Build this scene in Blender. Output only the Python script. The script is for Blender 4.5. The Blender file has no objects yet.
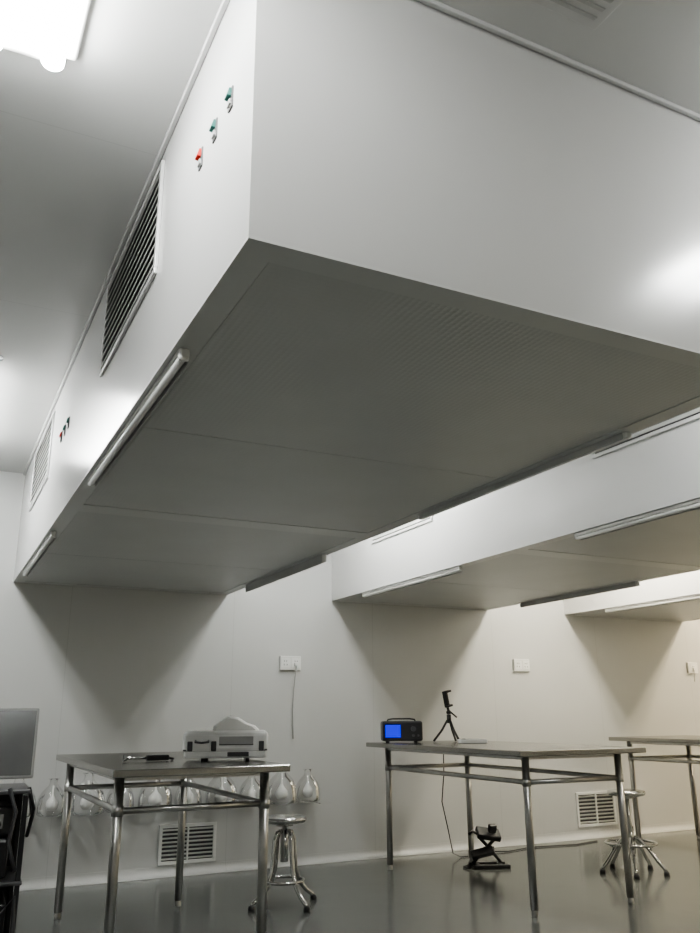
import bpy, bmesh, math
from mathutils import Vector, Matrix, Euler

C = bpy.context.scene.collection

# ------------------------------------------------------------ materials
def new_mat(name):
    m = bpy.data.materials.new(name); m.use_nodes = True
    nt = m.node_tree
    return m, nt, nt.nodes["Principled BSDF"]

def mat(name, col, rough=0.5, metal=0.0, noise=0.04, nscale=6.0, bump=0.0, bscale=60, spec=0.5, coat=0.0):
    m, nt, b = new_mat(name)
    tc = nt.nodes.new("ShaderNodeTexCoord")
    n = nt.nodes.new("ShaderNodeTexNoise"); n.inputs["Scale"].default_value = nscale; n.inputs["Detail"].default_value = 4
    nt.links.new(tc.outputs["Object"], n.inputs["Vector"])
    r = nt.nodes.new("ShaderNodeValToRGB")
    lo = [max(0, c*(1-noise)) for c in col]; hi = [min(1, c*(1+noise)) for c in col]
    r.color_ramp.elements[0].position = .3; r.color_ramp.elements[1].position = .7
    r.color_ramp.elements[0].color = (*lo, 1); r.color_ramp.elements[1].color = (*hi, 1)
    nt.links.new(n.outputs["Fac"], r.inputs["Fac"])
    nt.links.new(r.outputs["Color"], b.inputs["Base Color"])
    b.inputs["Roughness"].default_value = rough
    b.inputs["Metallic"].default_value = metal
    b.inputs["Specular IOR Level"].default_value = spec
    b.inputs["Coat Weight"].default_value = coat
    if bump > 0:
        n2 = nt.nodes.new("ShaderNodeTexNoise"); n2.inputs["Scale"].default_value = bscale
        nt.links.new(tc.outputs["Object"], n2.inputs["Vector"])
        bp = nt.nodes.new("ShaderNodeBump"); bp.inputs["Strength"].default_value = bump; bp.inputs["Distance"].default_value = .002
        nt.links.new(n2.outputs["Fac"], bp.inputs["Height"]); nt.links.new(bp.outputs["Normal"], b.inputs["Normal"])
    return m

def emis(name, col, strength):
    m = bpy.data.materials.new(name); m.use_nodes = True
    nt = m.node_tree; nt.nodes.clear()
    e = nt.nodes.new("ShaderNodeEmission"); o = nt.nodes.new("ShaderNodeOutputMaterial")
    e.inputs["Color"].default_value = (*col, 1); e.inputs["Strength"].default_value = strength
    nt.links.new(e.outputs[0], o.inputs["Surface"])
    return m

def seam_mat(name, col, rough, axis, period, offset=0.0, dark=0.72, width=0.004, spec=.5, bump=.05):
    m, nt, b = new_mat(name)
    tc = nt.nodes.new("ShaderNodeNewGeometry")
    sx = nt.nodes.new("ShaderNodeSeparateXYZ"); nt.links.new(tc.outputs["Position"], sx.inputs[0])
    def line(ax, per, off):
        a = nt.nodes.new("ShaderNodeMath"); a.operation = 'ADD'; a.inputs[1].default_value = off+1000*per
        nt.links.new(sx.outputs[ax], a.inputs[0])
        mo = nt.nodes.new("ShaderNodeMath"); mo.operation = 'MODULO'; mo.inputs[1].default_value = per
        nt.links.new(a.outputs[0], mo.inputs[0])
        lt = nt.nodes.new("ShaderNodeMath"); lt.operation = 'LESS_THAN'; lt.inputs[1].default_value = width
        nt.links.new(mo.outputs[0], lt.inputs[0])
        return lt
    l = line(axis, period, offset)
    n = nt.nodes.new("ShaderNodeTexNoise"); n.inputs["Scale"].default_value = 1.3; n.inputs["Detail"].default_value = 3
    nt.links.new(tc.outputs["Position"], n.inputs["Vector"])
    r = nt.nodes.new("ShaderNodeValToRGB")
    r.color_ramp.elements[0].color = (*[c*.97 for c in col], 1); r.color_ramp.elements[1].color = (*[min(1, c*1.03) for c in col], 1)
    nt.links.new(n.outputs["Fac"], r.inputs["Fac"])
    mix = nt.nodes.new("ShaderNodeMix"); mix.data_type = 'RGBA'
    nt.links.new(l.outputs[0], mix.inputs[0]); nt.links.new(r.outputs["Color"], mix.inputs[6])
    mix.inputs[7].default_value = (*[c*dark for c in col], 1)
    nt.links.new(mix.outputs[2], b.inputs["Base Color"])
    b.inputs["Roughness"].default_value = rough
    b.inputs["Specular IOR Level"].default_value = spec
    n2 = nt.nodes.new("ShaderNodeTexNoise"); n2.inputs["Scale"].default_value = 3.0
    nt.links.new(tc.outputs["Position"], n2.inputs["Vector"])
    bp = nt.nodes.new("ShaderNodeBump"); bp.inputs["Strength"].default_value = bump; bp.inputs["Distance"].default_value = .02
    nt.links.new(n2.outputs["Fac"], bp.inputs["Height"]); nt.links.new(bp.outputs["Normal"], b.inputs["Normal"])
    return m

M_WALL = seam_mat("wall_panel_paint", (.59, .593, .583), .36, "X", 1.18, .35, .88, bump=.06)
M_CEIL = seam_mat("ceiling_panel_paint", (.61, .613, .605), .26, "Y", 1.18, .2, .90, bump=.08, spec=.7)
M_FLOOR = seam_mat("epoxy_floor", (.125, .132, .125), .17, "X", 50, 0, 1.0, bump=.07, spec=.5)
M_HOOD = mat("powder_coated_steel", (.615, .615, .61), .20, 0, .012, 2.0, spec=1.0)
M_UNDER = mat("underside_steel", (.57, .575, .57), .32, 0, .015, 2.0)
def filt_mat():
    m = mat("filter_diffuser", (.535, .542, .54), .40, 0, .03, 3.0)
    nt = m.node_tree; b = nt.nodes["Principled BSDF"]
    tc = nt.nodes.new("ShaderNodeTexCoord")
    v = nt.nodes.new("ShaderNodeTexVoronoi"); v.inputs["Scale"].default_value = 60; v.inputs["Randomness"].default_value = 0.15
    nt.links.new(tc.outputs["Object"], v.inputs["Vector"])
    bp = nt.nodes.new("ShaderNodeBump"); bp.inputs["Strength"].default_value = .32; bp.inputs["Distance"].default_value = .003
    nt.links.new(v.outputs["Distance"], bp.inputs["Height"]); nt.links.new(bp.outputs["Normal"], b.inputs["Normal"])
    return m
M_FILT = filt_mat()
M_DARK = mat("dark_void", (.12, .12, .12), .7)
M_GAP = mat("gap_shade_backing", (.30, .30, .295), .7)  # backing sheet behind the filter panels, shade of the gaps set in its colour
M_SLAT = mat("grey_louvre", (.42, .42, .41), .35)
M_PALE = mat("pale_grille_paint", (.56, .56, .55), .4)
M_LAMPW = mat("white_lamp_plastic", (.82, .82, .80), .3)
M_LAMPG = mat("grey_lamp_channel", (.50, .50, .495), .4)
M_STEEL = mat("brushed_stainless", (.46, .455, .44), .30, 1.0, .08, 14)
M_STEELTOP = mat("stainless_table_top", (.36, .355, .335), .26, 1.0, .06, 5)
M_CHROME = mat("chrome", (.58, .58, .57), .18, 1.0, .03, 5)
M_BLACK = mat("black_plastic", (.015, .015, .017), .35)
M_GREY = mat("instrument_silver", (.74, .745, .74), .30, 0, .06, 9)
M_LGREY = mat("light_grey_panel", (.36, .36, .36), .35)
M_DGREY = mat("dark_grey_panel", (.06, .06, .065), .40)
M_MGREY = mat("mid_grey_panel", (.27, .275, .28), .14, .5, .2, 3)
M_WHITE = mat("white_plastic", (.78, .78, .76), .35)
M_RED = mat("red_plastic", (.55, .03, .02), .35)
M_TEAL = mat("green_plastic", (.03, .14, .12), .35)
M_BLUE = emis("blue_screen", (.004, .006, 1.0), 1.1)
M_REDLED = emis("red_led", (1, .05, .02), 2.5)
M_TUBE = emis("fluorescent_tube", (.985, 1.0, .975), 68)
M_TUBEB = emis("dimmer_fluorescent_tube", (.99, 1.0, .96), 45)
M_TUBEC = emis("creamy_fluorescent_tube", (1.0, .93, .77), 105)
M_TUBEW = emis("warm_fluorescent_tube", (1.0, .84, .58), 135)

def glass_mat(name="thin_clear_glass", blend=.2, tr=.96, rg=.02):
    m = bpy.data.materials.new(name); m.use_nodes = True
    nt = m.node_tree; nt.nodes.clear()
    o = nt.nodes.new("ShaderNodeOutputMaterial"); mx = nt.nodes.new("ShaderNodeMixShader")
    t = nt.nodes.new("ShaderNodeBsdfTransparent"); t.inputs[0].default_value = (tr, tr, tr, 1)
    g = nt.nodes.new("ShaderNodeBsdfGlossy"); g.inputs["Roughness"].default_value = rg
    if blend is None: mx.inputs[0].default_value = .04
    else:
        lw = nt.nodes.new("ShaderNodeLayerWeight"); lw.inputs["Blend"].default_value = blend
        nt.links.new(lw.outputs["Fresnel"], mx.inputs[0])
    nt.links.new(t.outputs[0], mx.inputs[1]); nt.links.new(g.outputs[0], mx.inputs[2])
    nt.links.new(mx.outputs[0], o.inputs["Surface"])
    return m
M_GLASS = glass_mat("thin_clear_glass", .28, .995, .07)
M_GSHELF = glass_mat("clear_shelf_glass", None, 1.0)

# ------------------------------------------------------------ mesh builder
class MB:
    def __init__(s): s.bm = bmesh.new(); s.mats = []
    def _mi(s, m):
        if m not in s.mats: s.mats.append(m)
        return s.mats.index(m)
    def _tag(s, n0, m, smooth=False):
        s.bm.faces.ensure_lookup_table()
        i = s._mi(m)
        for f in s.bm.faces[n0:]:
            f.material_index = i; f.smooth = smooth
    def box(s, c, d, m, bev=0.0, rot=None, seg=2):
        n0 = len(s.bm.faces)
        mt = Matrix.Translation(c)
        if rot is not None: mt = mt @ (rot.to_matrix().to_4x4() if isinstance(rot, Euler) else rot)
        t = bmesh.new()
        bmesh.ops.create_cube(t, size=1.0, matrix=Matrix.Diagonal((d[0], d[1], d[2], 1)))
        if bev > 0:
            bmesh.ops.bevel(t, geom=t.edges[:], offset=bev, segments=seg, affect='EDGES', profile=.5)
        t.transform(mt)
        me = bpy.data.meshes.new("t"); t.to_mesh(me); t.free()
        s.bm.from_mesh(me); bpy.data.meshes.remove(me)
        s._tag(n0, m)
        return s
    def cyl(s, p1, p2, r, m, seg=16, r2=None):
        n0 = len(s.bm.faces)
        p1 = Vector(p1); p2 = Vector(p2); d = p2-p1
        q = d.to_track_quat('Z', 'Y').to_matrix().to_4x4()
        bmesh.ops.create_cone(s.bm, cap_ends=True, segments=seg, radius1=r, radius2=r if r2 is None else r2, depth=d.length,
                              matrix=Matrix.Translation((p1+p2)/2) @ q)
        s._tag(n0, m, True)
        s.bm.faces.ensure_lookup_table()
        for f in s.bm.faces[n0:]:
            if len(f.verts) > 4: f.smooth = False
        return s
    def lathe(s, prof, m, seg=28, c=(0, 0, 0), smooth=True):
        n0 = len(s.bm.faces); rings = []
        for r, z in prof:
            if r < 1e-5: rings.append([s.bm.verts.new((c[0], c[1], c[2]+z))])
            else: rings.append([s.bm.verts.new((c[0]+r*math.cos(2*math.pi*k/seg), c[1]+r*math.sin(2*math.pi*k/seg), c[2]+z)) for k in range(seg)])
        for a, b in zip(rings[:-1], rings[1:]):
            for k in range(seg):
                k2 = (k+1) % seg
                if len(a) == 1 and len(b) == 1: continue
                if len(a) == 1: s.bm.faces.new((a[0], b[k2], b[k]))
                elif len(b) == 1: s.bm.faces.new((a[k], a[k2], b[0]))
                else: s.bm.faces.new((a[k], a[k2], b[k2], b[k]))
        s._tag(n0, m, smooth); return s
    def tube(s, pts, r, m, seg=10, closed=False):
        n0 = len(s.bm.faces); pts = [Vector(p) for p in pts]; n = len(pts); rings = []
        for i, p in enumerate(pts):
            if closed: t = pts[(i+1) % n]-pts[i-1]
            else: t = pts[min(i+1, n-1)]-pts[max(i-1, 0)]
            q = t.normalized().to_track_quat('Z', 'Y')
            rings.append([s.bm.verts.new(p+q @ Vector((r*math.cos(2*math.pi*k/seg), r*math.sin(2*math.pi*k/seg), 0))) for k in range(seg)])
        rng = range(n) if closed else range(n-1)
        for i in rng:
            a = rings[i]; b = rings[(i+1) % n]
            best = min(range(seg), key=lambda o: sum((a[k].co-b[(k+o) % seg].co).length for k in range(0, seg, 3)))
            for k in range(seg):
                s.bm.faces.new((a[k], a[(k+1) % seg], b[(k+1+best) % seg], b[(k+best) % seg]))
        if not closed:
            s.bm.faces.new(list(reversed(rings[0]))); s.bm.faces.new(rings[-1])
        s._tag(n0, m, True); return s
    def obj(s, name, parent=None, loc=(0, 0, 0), rz=0.0, **kw):
        bmesh.ops.recalc_face_normals(s.bm, faces=s.bm.faces[:])
        me = bpy.data.meshes.new(name); s.bm.to_mesh(me); s.bm.free()
        for m in s.mats: me.materials.append(m)
        o = bpy.data.objects.new(name, me); C.objects.link(o)
        o.location = loc; o.rotation_euler = (0, 0, rz)
        if parent: o.parent = parent
        for k, v in kw.items(): o[k] = v
        return o

def empty(name, loc=(0, 0, 0), rz=0.0, **kw):
    o = bpy.data.objects.new(name, None); C.objects.link(o)
    o.empty_display_size = .1; o.location = loc; o.rotation_euler = (0, 0, rz)
    for k, v in kw.items(): o[k] = v
    return o

def copy_tree(root, loc, rz=None, parent=None, **kw):
    c = root.copy(); C.objects.link(c)
    if parent is None:
        c.location = loc
        if rz is not None: c.rotation_euler = (0, 0, rz)
    else: c.parent = parent
    for k, v in kw.items(): c[k] = v
    for ch in root.children: copy_tree(ch, None, parent=c)
    return c

# ------------------------------------------------------------ dimensions
XL = .445; PER = 2.38; HW = 1.512
YF, YM, YB = 1.314, 3.649, 5.984
ZB, ZC = 1.90, 2.663
RX0, RX1, RY0 = -2.6, 8.3, -3.2

# ------------------------------------------------------------ room
def slab(name, c, d, m):
    return MB().box(c, d, m).obj(name, kind="structure")
slab("floor", ((RX0+RX1)/2, (RY0+YB)/2, -.05), (RX1-RX0, YB-RY0, .1), M_FLOOR)
slab("ceiling", ((RX0+RX1)/2, (RY0+YB)/2, ZC+.05), (RX1-RX0, YB-RY0, .1), M_CEIL)
slab("wall_back", ((RX0+RX1)/2, YB+.05, ZC/2), (RX1-RX0+.2, .1, ZC+.2), M_WALL)
slab("wall_front", ((RX0+RX1)/2, RY0-.05, ZC/2), (RX1-RX0+.2, .1, ZC+.2), M_WALL)
slab("wall_left", (RX0-.05, (RY0+YB)/2, ZC/2), (.1, YB-RY0, ZC+.2), M_WALL)
slab("wall_right", (RX1+.05, (RY0+YB)/2, ZC/2), (.1, YB-RY0, ZC+.2), M_WALL)
# coved baseboard
b = MB()
prof = [(0, .06), (-.004, .06)] + [(-.05+.046*math.cos(a), .05-.046*math.sin(a)) for a in [i*math.pi/2/8 for i in range(9)]] + [(-.06, .004), (-.06, 0), (0, 0)]
v0 = [b.bm.verts.new((RX0, YB+p[0], p[1])) for p in prof]; v1 = [b.bm.verts.new((RX1, YB+p[0], p[1])) for p in prof]
for i in range(len(prof)):
    j = (i+1) % len(prof); b.bm.faces.new((v0[i], v0[j], v1[j], v1[i]))
b.bm.faces.new(v0); b.bm.faces.new(v1)
b._tag(0, M_WALL, False)
b.obj("baseboard_back", kind="structure")

# ------------------------------------------------------------ laminar flow hoods
UL = YM-YF-.0003      # unit length
def louvre(b, x, y0, y1, z0, z1, nsl=10, sgn=-1):
    fw = .018; t = .010
    xc = x+sgn*t/2
    b.box((x+sgn*.002, (y0+y1)/2, (z0+z1)/2), (.003, y1-y0-.01, z1-z0-.01), M_DARK)
    b.box((xc, (y0+y1)/2, z0+fw/2), (t, y1-y0, fw), M_HOOD, .002)
    b.box((xc, (y0+y1)/2, z1-fw/2), (t, y1-y0, fw), M_HOOD, .002)
    b.box((xc, y0+fw/2, (z0+z1)/2), (t, fw, z1-z0-2*fw), M_HOOD, .002)
    b.box((xc, y1-fw/2, (z0+z1)/2), (t, fw, z1-z0-2*fw), M_HOOD, .002)
    st = (z1-z0-2*fw)/nsl
    for i in range(nsl):
        z = z0+fw+st*(i+.5)
        b.box((x+sgn*.008, (y0+y1)/2, z), (.002, y1-y0-2*fw, st*.60), M_SLAT, 0, Euler((0, sgn*-.2, 0)))

def build_hood():
    """local origin: front left corner, bottom (z=0 = hood underside)"""
    root = empty("laminar_flow_hood")
    L, W, Hh = UL, HW, ZC-ZB-.002
    b = MB(); t = .066; th = .02; q = .006; hz = (Hh+q)/2; hh = Hh-q
    b.box((W/2, L/2, Hh-th/2), (W, L, th), M_HOOD)
    b.box((th/2, L/2, hz), (th, L, hh), M_HOOD)
    b.box((W-th/2, L/2, hz), (th, L, hh), M_HOOD)
    b.box((W/2, th/2, hz), (W-2*th, th, hh), M_HOOD)
    b.box((W/2, L-th/2, hz), (W-2*th, th, hh), M_HOOD)
    b.obj("hood_body", root)
    b = MB()
    for (c, d) in (((W/2, t/2, q/2), (W, t, q)), ((W/2, L-t/2, q/2), (W, t, q)),
                   ((t/2, L/2, q/2), (t, L-2*t, q)), ((W-t/2, L/2, q/2), (t, L-2*t, q))):
        b.box(c, d, M_UNDER)
    b.obj("underside_frame", root)
    b = MB(); ny = 2
    w = (W-2*t); l = (L-2*t)/ny; g = .0022
    for j in range(ny):
        b.box((t+w*.5, t+l*(j+.5), .0056), (w-2*g, l-2*g, .0075), M_FILT)
    b.box((W/2, L/2, .014), (W-.05, L-.05, .004), M_GAP)
    b.obj("filter_diffuser", root)
    b = MB(); louvre(b, 0, .79, 1.63, .335, .712)
    b.obj("side_grille", root)
    for k, yy in enumerate((.149, .262, .376)):
        b = MB()
        b.box((-.002, yy, .433), (.004, .028, .054), M_DARK, .001)
        b.box((-.007, yy, .444), (.010, .022, .023), M_RED if k == 2 else M_TEAL, .002, Euler((0, .25, 0)))
        b.box((-.005, yy, .420), (.006, .020, .013), M_LGREY, .001)
        b.obj("rocker_switch", root)
    for xx, sg in ((.025, -1), (W-.025, 1)):
        lamp = empty("work_lamp"); lamp.parent = root; lamp.location = (xx, .53, 0)
        LL = 1.30
        b = MB()
        b.box((0, LL/2, -.008), (.026, LL-.02, .015), M_LAMPW, .003)
        b.box((0, .008, -.017), (.027, .016, .032), M_LAMPW, .006)
        b.box((0, LL-.008, -.017), (.027, .016, .032), M_LAMPW, .006)
        b.box((-sg*.0135, LL/2, -.019), (.002, LL-.034, .036), M_LAMPG)
        b.obj("lamp_housing", lamp)
        MB().cyl((sg*.002, .016, -.0245), (sg*.002, LL-.016, -.0245), .0100, M_LAMPW, 18).obj("lamp_tube", lamp)
    return root
hood = build_hood()
hood["label"] = "large white ceiling-hung laminar flow hood with grille and lamps"
hood["category"] = "air hood"; hood["group"] = "white laminar flow hoods under the ceiling"
hood.location = (XL, YF, ZB)
far = None
for i in range(3):
    for j in range(2):
        if i == 0 and j == 0: continue
        h = copy_tree(hood, (XL+PER*i, YF+(YM-YF)*j, ZB))
        if i == 0: far = h
# the inner-edge lamp of the nearest hood is a slimmer batten, the one beyond it a deeper one
for h, sc in ((hood, .6), (far, 1.35)):
    for ch in h.children:
        if ch.name.startswith("work_lamp") and ch.location.x > 1: ch.scale = (1, 1, sc)
tn = 1
for i in range(3):
    x0 = XL+PER*i; x1 = x0+HW; s = .014
    b = MB()
    b.box(((x0+x1)/2, YF-s/2, ZC-s/2), (x1-x0+2*s, s, s), M_HOOD, .003)
    b.box((x0-s/2, (YF+YB)/2, ZC-s/2), (s, YB-YF-.01, s), M_HOOD, .003)
    b.box((x1+s/2, (YF+YB)/2, ZC-s/2), (s, YB-YF-.01, s), M_HOOD, .003)
    b.obj("trim_%d" % tn, kind="structure"); tn += 1

# ------------------------------------------------------------ ceiling lights
def ceiling_light(x, y, em, lab):
    root = empty("ceiling_light", (x, y, ZC), label=lab, category="ceiling light", group="fluorescent ceiling lights in the aisles")
    b = MB(); L = 1.24; w = .26
    b.box((0, 0, -.012), (w, L-.02, .022), M_LAMPW, .010, None, 4)
    for s in (-1, 1): b.box((0, s*(L/2-.014), -.028), (.20, .024, .036), M_LAMPW, .010, None, 4)
    b.obj("lamp_housing", root)
    for sx in (-.072, .072):
        MB().cyl((sx, -L/2+.026, -.054), (sx, L/2-.026, -.054), .028, em, 20).obj("lamp_tube", root)
    return root
LAB = "glowing twin-tube fluorescent fixture mounted flat on the ceiling"
ceiling_light(.02, 1.25, M_TUBE, LAB); ceiling_light(-.05, 4.70, M_TUBE, LAB)
ceiling_light(2.42, 1.25, M_TUBE, LAB); ceiling_light(2.42, 4.70, M_TUBEB, LAB)
for x, m in ((4.78, M_TUBEC), (7.3, M_TUBEW)):
    for y in (1.25, 4.70): ceiling_light(x, y, m, "warm glowing twin-tube fluorescent fixture mounted on the ceiling")

# ceiling grille + sprinkler
b = MB()
b.box((0, 0, -.003), (.32, .20, .006), M_PALE, .002)
for i in range(6): b.box((0, -.07+i*.028, -.007), (.27, .012, .003), M_SLAT, 0, Euler((.25, 0, 0)))
b.obj("ceiling_grille", None, (1.13, 1.10, ZC), 0, label="pale louvred air grille set flat in the ceiling", category="air vent")
b = MB(); b.lathe([(0, -.001), (.04, -.001), (.04, -.008), (.015, -.012), (.012, -.03), (.022, -.034), (0, -.036)], M_CHROME)
b.obj("sprinkler_head", None, (.10, 3.95, ZC), 0, label="small round sprinkler head on the ceiling", category="sprinkler")

# ------------------------------------------------------------ tables
def build_table(hx, hy, tx, ty, H):
    root = empty("work_table")
    b = MB(); b.box((0, 0, H-.015), (2*tx, 2*ty, .030), M_STEELTOP, .004)
    b.obj("table_top", root)
    first = None
    for sx in (-1, 1):
        for sy in (-1, 1):
            if first is None:
                b = MB()
                b.cyl((0, 0, .030), (0, 0, H-.031), .021, M_STEEL, 20)
                b.lathe([(0, 0), (.017, 0), (.018, .006), (.016, .020), (.013, .031)], M_STEEL, 18)
                b.cyl((0, 0, H-.19), (0, 0, H-.15), .0245, M_STEEL, 20)
                first = b.obj("leg", root, (sx*hx, sy*hy, 0))
            else:
                o = first.copy(); C.objects.link(o); o.parent = root; o.location = (sx*hx, sy*hy, 0)
    b = MB(); z = H-.17; r = .014
    for s in (-1, 1):
        b.cyl((-hx+.02, s*hy, z), (hx-.02, s*hy, z), r, M_STEEL, 14)
        b.cyl((s*hx, -hy+.02, z), (s*hx, hy-.02, z), r, M_STEEL, 14)
    b.obj("stretcher_rail", root)
    b = MB(); z = H-.042
    for s in (-1, 1):
        b.box((0, s*hy*.985, z), (2*hx-.04, .02, .022), M_STEEL)
        b.box((s*hx, 0, z), (.02, 2*hy-.04, .022), M_STEEL)
    b.obj("apron", root)
    return root
t1 = build_table(.325, .66, .385, .82, .82); t1.location = (1.105, 4.40, 0)
t1["label"] = "stainless steel work table carrying a silver measuring instrument"; t1["category"] = "table"; t1["group"] = "stainless steel work tables"
t2 = build_table(.34, .785, .46, .90, .835); t2.location = (3.38, 4.70, 0)
t2["label"] = "stainless steel work table carrying a blue-screen device and small tripod"; t2["category"] = "table"; t2["group"] = "stainless steel work tables"
t3 = copy_tree(t2, (5.70, 4.70, 0), label="empty stainless steel work table beside the wall vent")

# ------------------------------------------------------------ stools
def build_stool(n, legpts, ring_r, ring_z, seat_r, H, hub, col=.013):
    root = empty("lab_stool"); q = H-.467
    b = MB(); b.lathe([(0, .43+q), (seat_r-.03, .43+q), (seat_r-.007, .436+q), (seat_r, .448+q), (seat_r-.003, .462+q), (seat_r-.03, .467+q), (0, .464+q)], M_CHROME, 36); b.obj("seat", root)
    b = MB(); b.cyl((0, 0, hub-.16), (0, 0, .43+q), col, M_STEEL); b.cyl((0, 0, hub-.16), (0, 0, hub+.01), col+.01, M_CHROME)
    b.cyl((0, 0, .415+q), (0, 0, .43+q), .05, M_CHROME); b.obj("column", root)
    first = None
    for k in range(n):
        a = 2*math.pi/n*k+.25
        if first is None:
            b = MB(); b.tube(legpts, .0128, M_CHROME, 12)
            b.lathe([(0, 0), (.019, 0), (.020, .012), (.014, .026), (0, .028)], M_BLACK, 14, (legpts[-1][0]+.002, 0, 0))
            first = b.obj("leg", root, (0, 0, 0), a)
        else:
            o = first.copy(); C.objects.link(o); o.parent = root; o.rotation_euler = (0, 0, a)
    b = MB(); b.tube([(ring_r*math.cos(a*math.pi/18), ring_r*math.sin(a*math.pi/18), ring_z) for a in range(36)], .009, M_CHROME, 10, True)
    b.obj("foot_ring", root)
    return root
s1 = build_stool(4, [(.015, 0, .385), (.05, 0, .380), (.068, 0, .34), (.074, 0, .26), (.085, 0, .18), (.115, 0, .11), (.165, 0, .06), (.205, 0, .035), (.215, 0, .018)], .113, .128, .128, .467, .385)
s1.location = (1.965, 4.80, 0)
s1["label"] = "chrome round-seat stool with upright legs flaring at the floor"; s1["category"] = "stool"; s1["group"] = "chrome lab stools"
s2 = build_stool(5, [(.015, 0, .22), (.05, 0, .215), (.11, 0, .16), (.17, 0, .08), (.205, 0, .04), (.212, 0, .018)], .165, .185, .128, .52, .28, .016)
for k in range(5):
    a = 2*math.pi/5*k+.25
    b = MB(); b.cyl((.115*math.cos(a), .115*math.sin(a), .155), (.16*math.cos(a), .16*math.sin(a), .185), .007, M_CHROME, 10); b.obj("ring_support", s2)
s2.location = (4.42, 4.60, 0); s2["label"] = "chrome round-seat stool with low five-arm base and ring"; s2["category"] = "stool"

# ------------------------------------------------------------ wall fittings
def wall_socket(x, z, lab, two=True, cable=None):
    root = empty("wall_socket", (x, YB, z), label=lab, category="socket")
    b = MB(); b.box((0, -.012, 0), (.17 if two else .13, .022, .105), M_WHITE, .004)
    b.obj("face_plate", root)
    b = MB()
    for cx in ((-.043, .043) if two else (0,)):
        b.box((cx, -.024, 0), (.07, .003, .07), M_LAMPW, .001)
        for dx, dz, ww, hh in ((-.012, -.012, .003, .012), (.012, -.012, .003, .012), (-.009, .014, .003, .01), (.009, .014, .003, .01)):
            b.box((cx+dx, -.026, dz), (ww, .002, hh), M_BLACK)
    b.obj("socket_insert", root)
    if cable:
        b = MB(); b.tube(cable, .0035, M_SLAT, 8)
        b.box((cable[0][0], -.034, cable[0][2]), (.03, .02, .025), M_WHITE, .004)
        b.obj("power_cable", root)
wall_socket(2.47, 1.408, "white double wall socket with cable hanging down", True,
            [(.04, -.04, -.01), (.03, -.05, -.08), (.025, -.03, -.2), (.02, -.022, -.36), (.03, -.02, -.55)])
wall_socket(4.66, 1.435, "white double wall socket on the bare wall")
wall_socket(6.76, 1.45, "white single wall socket with short dangling cable", False,
            [(0, -.04, -.01), (-.03, -.05, -.07), (-.01, -.03, -.13)])

def wall_vent(x0, x1, z0, z1, lab):
    b = MB(); xc = (x0+x1)/2; w = x1-x0; h = z1-z0
    b.box((0, -.003, 0), (w-.01, .004, h-.01), M_DGREY)
    f = .022
    b.box((0, -.009, h/2-f/2), (w, .016, f), M_WHITE, .002); b.box((0, -.009, -h/2+f/2), (w, .016, f), M_WHITE, .002)
    for s in (-1, 0, 1): b.box((s*(w/2-f/2), -.009, 0), (f if s else .012, .016, h-2*f), M_WHITE, .002)
    n = 8; st = (h-2*f)/n
    for i in range(n): b.box((0, -.011, -h/2+f+st*(i+.5)), (w-2*f, .003, st*.5), M_WHITE, 0, Euler((.6, 0, 0)))
    b.obj("wall_vent", None, (xc, YB, (z0+z1)/2), 0, label=lab, category="air vent", group="white louvred wall vents")
wall_vent(1.535, 1.935, .07, .32, "white louvred return-air vent low in the wall")
wall_vent(5.16, 5.60, .09, .37, "white louvred return-air vent low in the wall")

# ------------------------------------------------------------ clear shelf with bell-shaped flasks along the wall
SZ = .425
r = empty("glass_shelf", (1.60, YB, SZ), label="thin clear glass wall shelf carrying bell-shaped flasks", category="shelf")
b = MB(); b.box((0, -.125, -.002), (2.24, .235, .003), M_GSHELF); b.obj("shelf_panel", r)
for xx in (-1.05, -.35, .35, 1.05):
    b = MB(); b.cyl((xx, -.002, -.007), (xx, -.18, -.007), .0025, M_CHROME, 10); b.obj("bracket", r)

def build_flask(R, H, lab, grp):
    """bell: wide base, curved shoulder, short flared neck"""
    root = empty("bell_flask")
    prof = [(0, .002), (R*.80, .002), (R*.97, .012), (R*1.0, .035), (R*.98, H*.34), (R*.90, H*.50), (R*.74, H*.63), (R*.50, H*.74), (R*.32, H*.81), (R*.26, H*.88), (R*.27, H*.95), (R*.38, H)]
    b = MB(); b.lathe(prof, M_GLASS, 36); b.obj("glass_body", root)
    b = MB(); b.lathe([(0, .030), (R*.26, .034), (R*.40, .060), (R*.36, .090), (R*.18, .112), (R*.07, .135), (R*.06, H*.80), (0, H*.80+.002)], M_LAMPW, 24); b.obj("glint_core", root)  # white shape added inside to stand for the bright highlight in the glass
    root["label"] = lab; root["category"] = "flask"; root["group"] = grp
    return root
G1 = "bell-shaped glass flasks on the wall shelf"
fa = build_flask(.112, .255, "large bell-shaped clear glass flask with white glint shape", G1)
fb = build_flask(.092, .225, "smaller bell-shaped clear glass flask with white glint shape", G1)
fa.location = (1.02, 5.83, SZ+.001); fb.location = (1.235, 5.865, SZ+.001)
for k, x in enumerate((1.46, 1.92, 2.36, .60)): copy_tree(fa, (x, 5.84+.012*math.sin(k*2), SZ+.001), .3*k)
for k, x in enumerate((1.69, 2.14, 2.58, .81)): copy_tree(fb, (x, 5.86-.015*math.sin(k*2), SZ+.001), .3*k)

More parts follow.
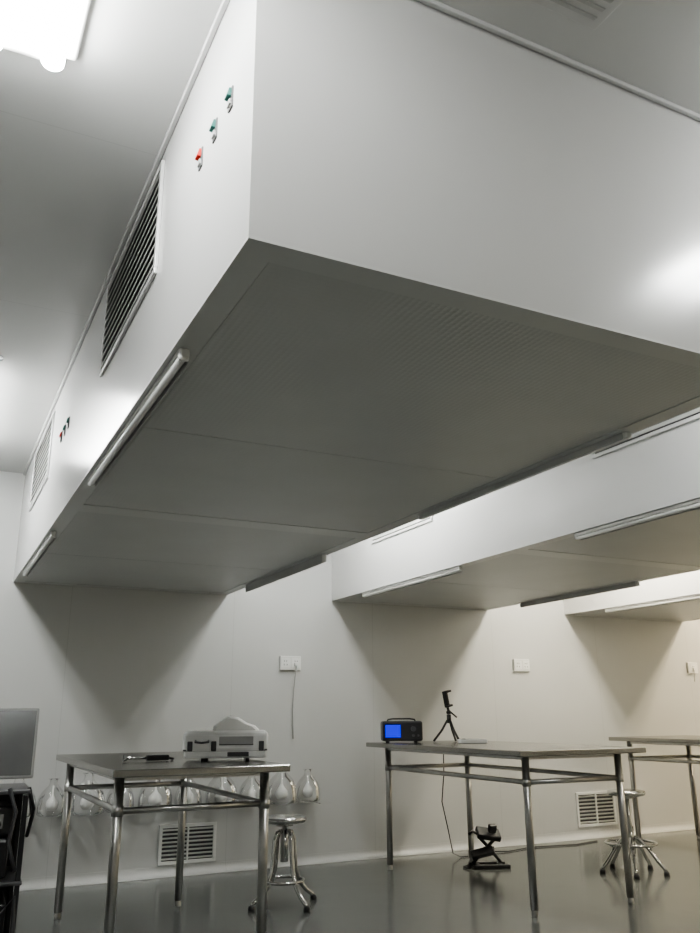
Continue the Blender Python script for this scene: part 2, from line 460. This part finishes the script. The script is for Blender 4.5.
# ------------------------------------------------------------ instrument on table 1
Z1 = .821
r = empty("measuring_instrument", (1.345, 4.05, Z1), -.34, label="silver-white boxy measuring instrument with angled cover on top", category="instrument")
b = MB(); b.box((0, 0, .088), (.40, .27, .100), M_GREY, .022, None, 3)
b.box((0, 0, .034), (.385, .26, .036), M_GREY, .010)
b.box((0, 0, .052), (.393, .264, .008), M_DGREY, .002)
for sx in (-.10, .10):
    for sy in (-.08, .08): b.cyl((sx, sy, 0), (sx, sy, .020), .014, M_BLACK)
b.obj("case", r)
b = MB(); b.box((.05, -.135, .095), (.16, .005, .036), M_LGREY, .002); b.box((.05, -.136, .076), (.16, .006, .004), M_DGREY); b.box((.06, -.131, .033), (.10, .006, .020), M_DGREY, .002); b.obj("front_flap", r)
for sx in (-.165, -.055, .168):
    b = MB(); b.box((sx, -.136, .070), (.024, .010, .044), M_DGREY, .003); b.obj("latch", r)
b = MB(); b.tube([(-.14, -.133, .095), (-.14, -.155, .089), (-.11, -.163, .086), (-.08, -.155, .089), (-.08, -.133, .095)], .005, M_DGREY); b.obj("side_handle", r)
b = MB()
prof = [(-.11, .0), (-.105, .022), (-.07, .046), (-.035, .066), (.01, .060), (.05, .036), (.09, .022), (.11, .004), (.11, 0)]
ys = [(-.075, .86), (-.065, .97), (-.04, 1.0), (0, 1.03), (.04, 1.0), (.065, .97), (.075, .86)]
rings = [[b.bm.verts.new((px*s_, y, pz*s_)) for px, pz in prof] for y, s_ in ys]
for a_, b_ in zip(rings[:-1], rings[1:]):
    for k in range(len(prof)):
        k2 = (k+1) % len(prof); b.bm.faces.new((a_[k], a_[k2], b_[k2], b_[k]))
b.bm.faces.new(rings[0]); b.bm.faces.new(rings[-1]); b._tag(0, M_WHITE, False)
o = b.obj("angled_cover", r, (.045, .0, .1375))
r = empty("sampling_probe", (1.045, 4.18, Z1), .05, label="dark handheld probe with rod lying beside the instrument", category="probe")
b = MB(); b.box((0, 0, .015), (.11, .032, .026), M_BLACK, .006); b.obj("grip", r)
b = MB(); b.cyl((-.05, 0, .016), (-.15, 0, .016), .006, M_CHROME); b.cyl((-.15, 0, .016), (-.165, 0, .016), .012, M_BLACK, 16, .015); b.obj("rod", r)
b = MB(); b.tube([(.05, 0, .014), (.07, .005, .010), (.085, .02, .008), (.088, .05, .006)], .006, M_BLACK); b.obj("cord", r)

# ------------------------------------------------------------ devices on table 2
Z2 = .836
r = empty("blue_screen_device", (3.065, 5.33, Z2), -.38, label="black box-shaped device with glowing blue screen", category="instrument")
b = MB(); b.box((0, 0, .080), (.285, .14, .135), M_BLACK, .014)
for sx in (-.1, .1): b.cyl((sx, 0, 0), (sx, 0, .016), .014, M_BLACK)
b.tube([(-.10, 0, .145), (-.095, 0, .158), (-.06, 0, .163), (.06, 0, .163), (.095, 0, .158), (.10, 0, .145)], .006, M_BLACK)
b.obj("case", r)
b = MB(); b.box((-.070, -.0715, .080), (.11, .004, .085), M_BLUE, .001); b.obj("screen", r)
b = MB(); b.cyl((.075, -.069, .095), (.075, -.084, .095), .018, M_DGREY); b.cyl((.075, -.069, .05), (.075, -.078, .05), .009, M_DGREY)
b.cyl((.11, -.069, .05), (.11, -.078, .05), .007, M_DGREY); b.obj("knob", r)

r = empty("mini_tripod", (3.41, 5.24, Z2), .2, label="small black tripod with tilted phone clamp", category="tripod")
for k in range(3):
    a = 2*math.pi*k/3+.4
    b = MB(); b.tube([(.012*math.cos(a), .012*math.sin(a), .15), (.055*math.cos(a), .055*math.sin(a), .08), (.115*math.cos(a), .115*math.sin(a), .008)], .008, M_BLACK)
    b.obj("leg", r)
b = MB(); b.cyl((0, 0, .13), (0, 0, .19), .016, M_BLACK); b.lathe([(0, .19), (.016, .195), (.018, .205), (.016, .215), (0, .22)], M_BLACK, 16); b.cyl((0, 0, .21), (-.012, 0, .25), .010, M_BLACK); b.obj("centre_column", r)
b = MB(); R = Euler((0, -.22, 0)); b.box((-.022, 0, .295), (.024, .034, .115), M_BLACK, .003, R); b.box((-.016, -.012, .35), (.046, .035, .014), M_BLACK, .002, R); b.box((-.005, -.012, .25), (.046, .035, .014), M_BLACK, .002, R)
b.cyl((.0, 0, .22), (.06, -.02, .17), .006, M_BLACK); b.obj("phone_clamp", r)
b = MB(); b.box((0, 0, .014), (.19, .10, .026), M_WHITE, .006); b.box((.02, 0, .028), (.08, .05, .003), M_GREY, .001); b.box((-.06, 0, .028), (.02, .03, .004), M_DGREY, .001)
b.obj("flat_box", None, (3.42, 4.97, Z2), -.4, label="small flat white box lying beside the tripod", category="box")

# black folding stand on floor under table 2
r = empty("folding_stand", (3.70, 5.24, 0), -.35, label="black folding device stand on the floor under the table", category="stand")
b = MB(); b.box((0, -.06, .012), (.26, .05, .022), M_BLACK, .004); b.box((0, .07, .012), (.26, .04, .022), M_BLACK, .004)
b.box((-.08, 0, .012), (.03, .13, .018), M_BLACK, .003); b.box((.08, 0, .012), (.03, .13, .018), M_BLACK, .003); b.obj("base", r)
b = MB(); b.tube([(-.10, .06, .02), (-.03, 0, .11), (.06, -.02, .20)], .012, M_BLACK); b.tube([(.10, .06, .02), (.02, .02, .11), (-.06, 0, .19)], .012, M_BLACK)
b.cyl((-.03, .01, .115), (.04, .01, .115), .016, M_BLACK); b.obj("cross_arm", r)
b = MB(); b.box((0, -.01, .215), (.17, .10, .04), M_BLACK, .008, Euler((.5, .15, 0))); b.box((.02, -.05, .255), (.055, .035, .055), M_BLACK, .006, Euler((.3, 0, .2)))
b.box((-.06, -.05, .10), (.16, .06, .035), M_BLACK, .006, Euler((.7, -.2, 0)))
b.tube([(-.07, -.02, .21), (-.12, -.04, .24), (-.15, -.05, .22)], .009, M_BLACK); b.obj("holder_head", r)
b = MB(); b.tube([(-.12, -.06, .02), (-.17, -.09, .007), (-.19, -.02, .007), (-.15, .04, .007), (-.10, .10, .007)], .006, M_BLACK, 8); b.obj("cable", r)
b = MB(); pts = [(3.60, 5.625, .80), (3.60, 5.63, .6), (3.58, 5.64, .4), (3.62, 5.63, .2), (3.66, 5.64, .04), (3.74, 5.66, .006), (3.86, 5.65, .006), (3.95, 5.68, .006)]
b.tube(pts, .004, M_BLACK, 8); b.obj("power_cable", None, label="black cable hanging from the table edge to the floor", category="cable")
b = MB(); pts = [(4.02, 5.74, .012), (4.2, 5.70, .006), (4.5, 5.78, .006), (4.9, 5.72, .006), (5.2, 5.80, .006)]
b.tube(pts, .005, M_BLACK, 8); b.obj("power_cable", None, label="black cable lying on the floor along the wall", category="cable")

# ------------------------------------------------------------ black trolley with display panel
r = empty("equipment_trolley", (.14, 3.62, 0), -.05, label="black metal equipment trolley on castors with shelves and cables", category="trolley")
for sx in (-.25, .25):
    for sy in (-.17, .17):
        b = MB(); b.box((sx, sy, .41), (.018, .018, .69), M_BLACK, .003); b.obj("post", r)
        b = MB(); b.cyl((sx-.012, sy, .034), (sx+.012, sy, .034), .032, M_BLACK, 20); b.box((sx, sy, .055), (.034, .02, .04), M_STEEL, .003); b.obj("castor", r)
for z in (.13, .46, .765):
    b = MB(); b.box((0, 0, z), (.53, .37, .014), M_DGREY, .004); b.obj("shelf", r)
b = MB(); b.box((0, .182, .45), (.50, .004, .60), M_BLACK, .001); b.obj("back_panel", r)
for pts, rad, mm in (([(.12, -.197, .78), (.14, -.21, .72), (.17, -.21, .66), (.14, -.20, .60), (.10, -.21, .64), (.12, -.205, .74)], .006, M_BLACK),
                     ([(.19, -.197, .78), (.22, -.20, .70), (.205, -.205, .60), (.235, -.20, .50)], .007, M_DGREY),
                     ([(.262, -.12, .775), (.285, -.10, .70), (.275, -.04, .60), (.29, .0, .66), (.275, .06, .76)], .007, M_BLACK),
                     ([(.15, -.197, .45), (.19, -.21, .36), (.24, -.205, .42), (.25, -.20, .30), (.21, -.20, .20)], .008, M_DGREY)):
    MB().tube(pts, rad, mm, 8).obj("cable", r)
r2 = empty("power_unit", (.15, 3.59, .140), -.05, label="black electronic unit with red indicator on the lower shelf", category="instrument")
b = MB(); b.box((0, 0, .13), (.42, .26, .25), M_BLACK, .01); b.box((0, -.131, .06), (.36, .004, .08), M_DGREY); b.obj("case", r2)
b = MB(); b.box((.12, -.1335, .12), (.03, .004, .014), M_REDLED); b.obj("indicator_light", r2)
b = MB(); b.box((0, 0, .07), (.42, .26, .13), M_BLACK, .012); b.box((0, -.131, .07), (.34, .004, .07), M_MGREY, .001)
for i in range(4): b.cyl((-.02+.045*i, -.133, .07), (-.02+.045*i, -.142, .07), .010, M_LGREY, 12)
b.obj("amplifier_unit", None, (.14, 3.61, .470), -.05, label="black electronic unit with knobs on the middle shelf", category="instrument")
b = MB(); b.box((0, 0, .055), (.38, .22, .105), M_BLACK, .012); b.box((.02, -.111, .055), (.26, .004, .05), M_MGREY, .001)
b.obj("amplifier_unit", None, (.16, 3.59, .607), .06, label="smaller black electronic unit stacked on another unit", category="instrument")
r3 = empty("display_monitor", (.13, 3.63, .773), -.10, label="grey semi-reflective flat panel leaning back atop the trolley", category="monitor")
T = Matrix.Rotation(-.20, 4, 'X')
def tb(b, c, d, m, bev=0):
    v = T @ Vector(c); b.box((v.x, v.y, v.z+.015), d, m, bev, T)
b = MB(); b.box((0, .05, .009), (.30, .22, .016), M_BLACK, .004); b.cyl((0, .11, .016), (0, .05, .15), .012, M_STEEL); b.obj("foot", r3)
b = MB(); tb(b, (0, 0, .145), (.58, .022, .265), M_LGREY, .005); b.obj("bezel", r3)
b = MB(); tb(b, (0, -.0125, .145), (.56, .003, .245), M_MGREY, .001); b.obj("screen", r3)

# ------------------------------------------------------------ world & camera
w = bpy.data.worlds.new("World"); bpy.context.scene.world = w; w.use_nodes = True
w.node_tree.nodes["Background"].inputs[0].default_value = (.5, .5, .5, 1)
w.node_tree.nodes["Background"].inputs[1].default_value = .2
try: bpy.context.scene.view_settings.look = 'AgX - Medium High Contrast'
except Exception: pass

f = 823.0; p = math.atan(248/f); yaw = math.radians(26.6); roll = .006
fw = Vector((math.sin(yaw)*math.cos(p), math.cos(yaw)*math.cos(p), math.sin(p)))
rt = Vector((math.cos(yaw), -math.sin(yaw), 0)); up = rt.cross(fw)
up2 = up*math.cos(roll)+rt*math.sin(roll); rt2 = rt*math.cos(roll)-up*math.sin(roll)
cam = bpy.data.cameras.new("Camera"); co = bpy.data.objects.new("Camera", cam); C.objects.link(co)
cam.sensor_fit = 'VERTICAL'; cam.sensor_height = 36; cam.lens = f/933*36; cam.clip_start = .02
mw = Matrix((rt2, up2, -fw)).transposed().to_4x4(); mw.translation = (0, 0, 1.03)
co.matrix_world = mw
bpy.context.scene.camera = co
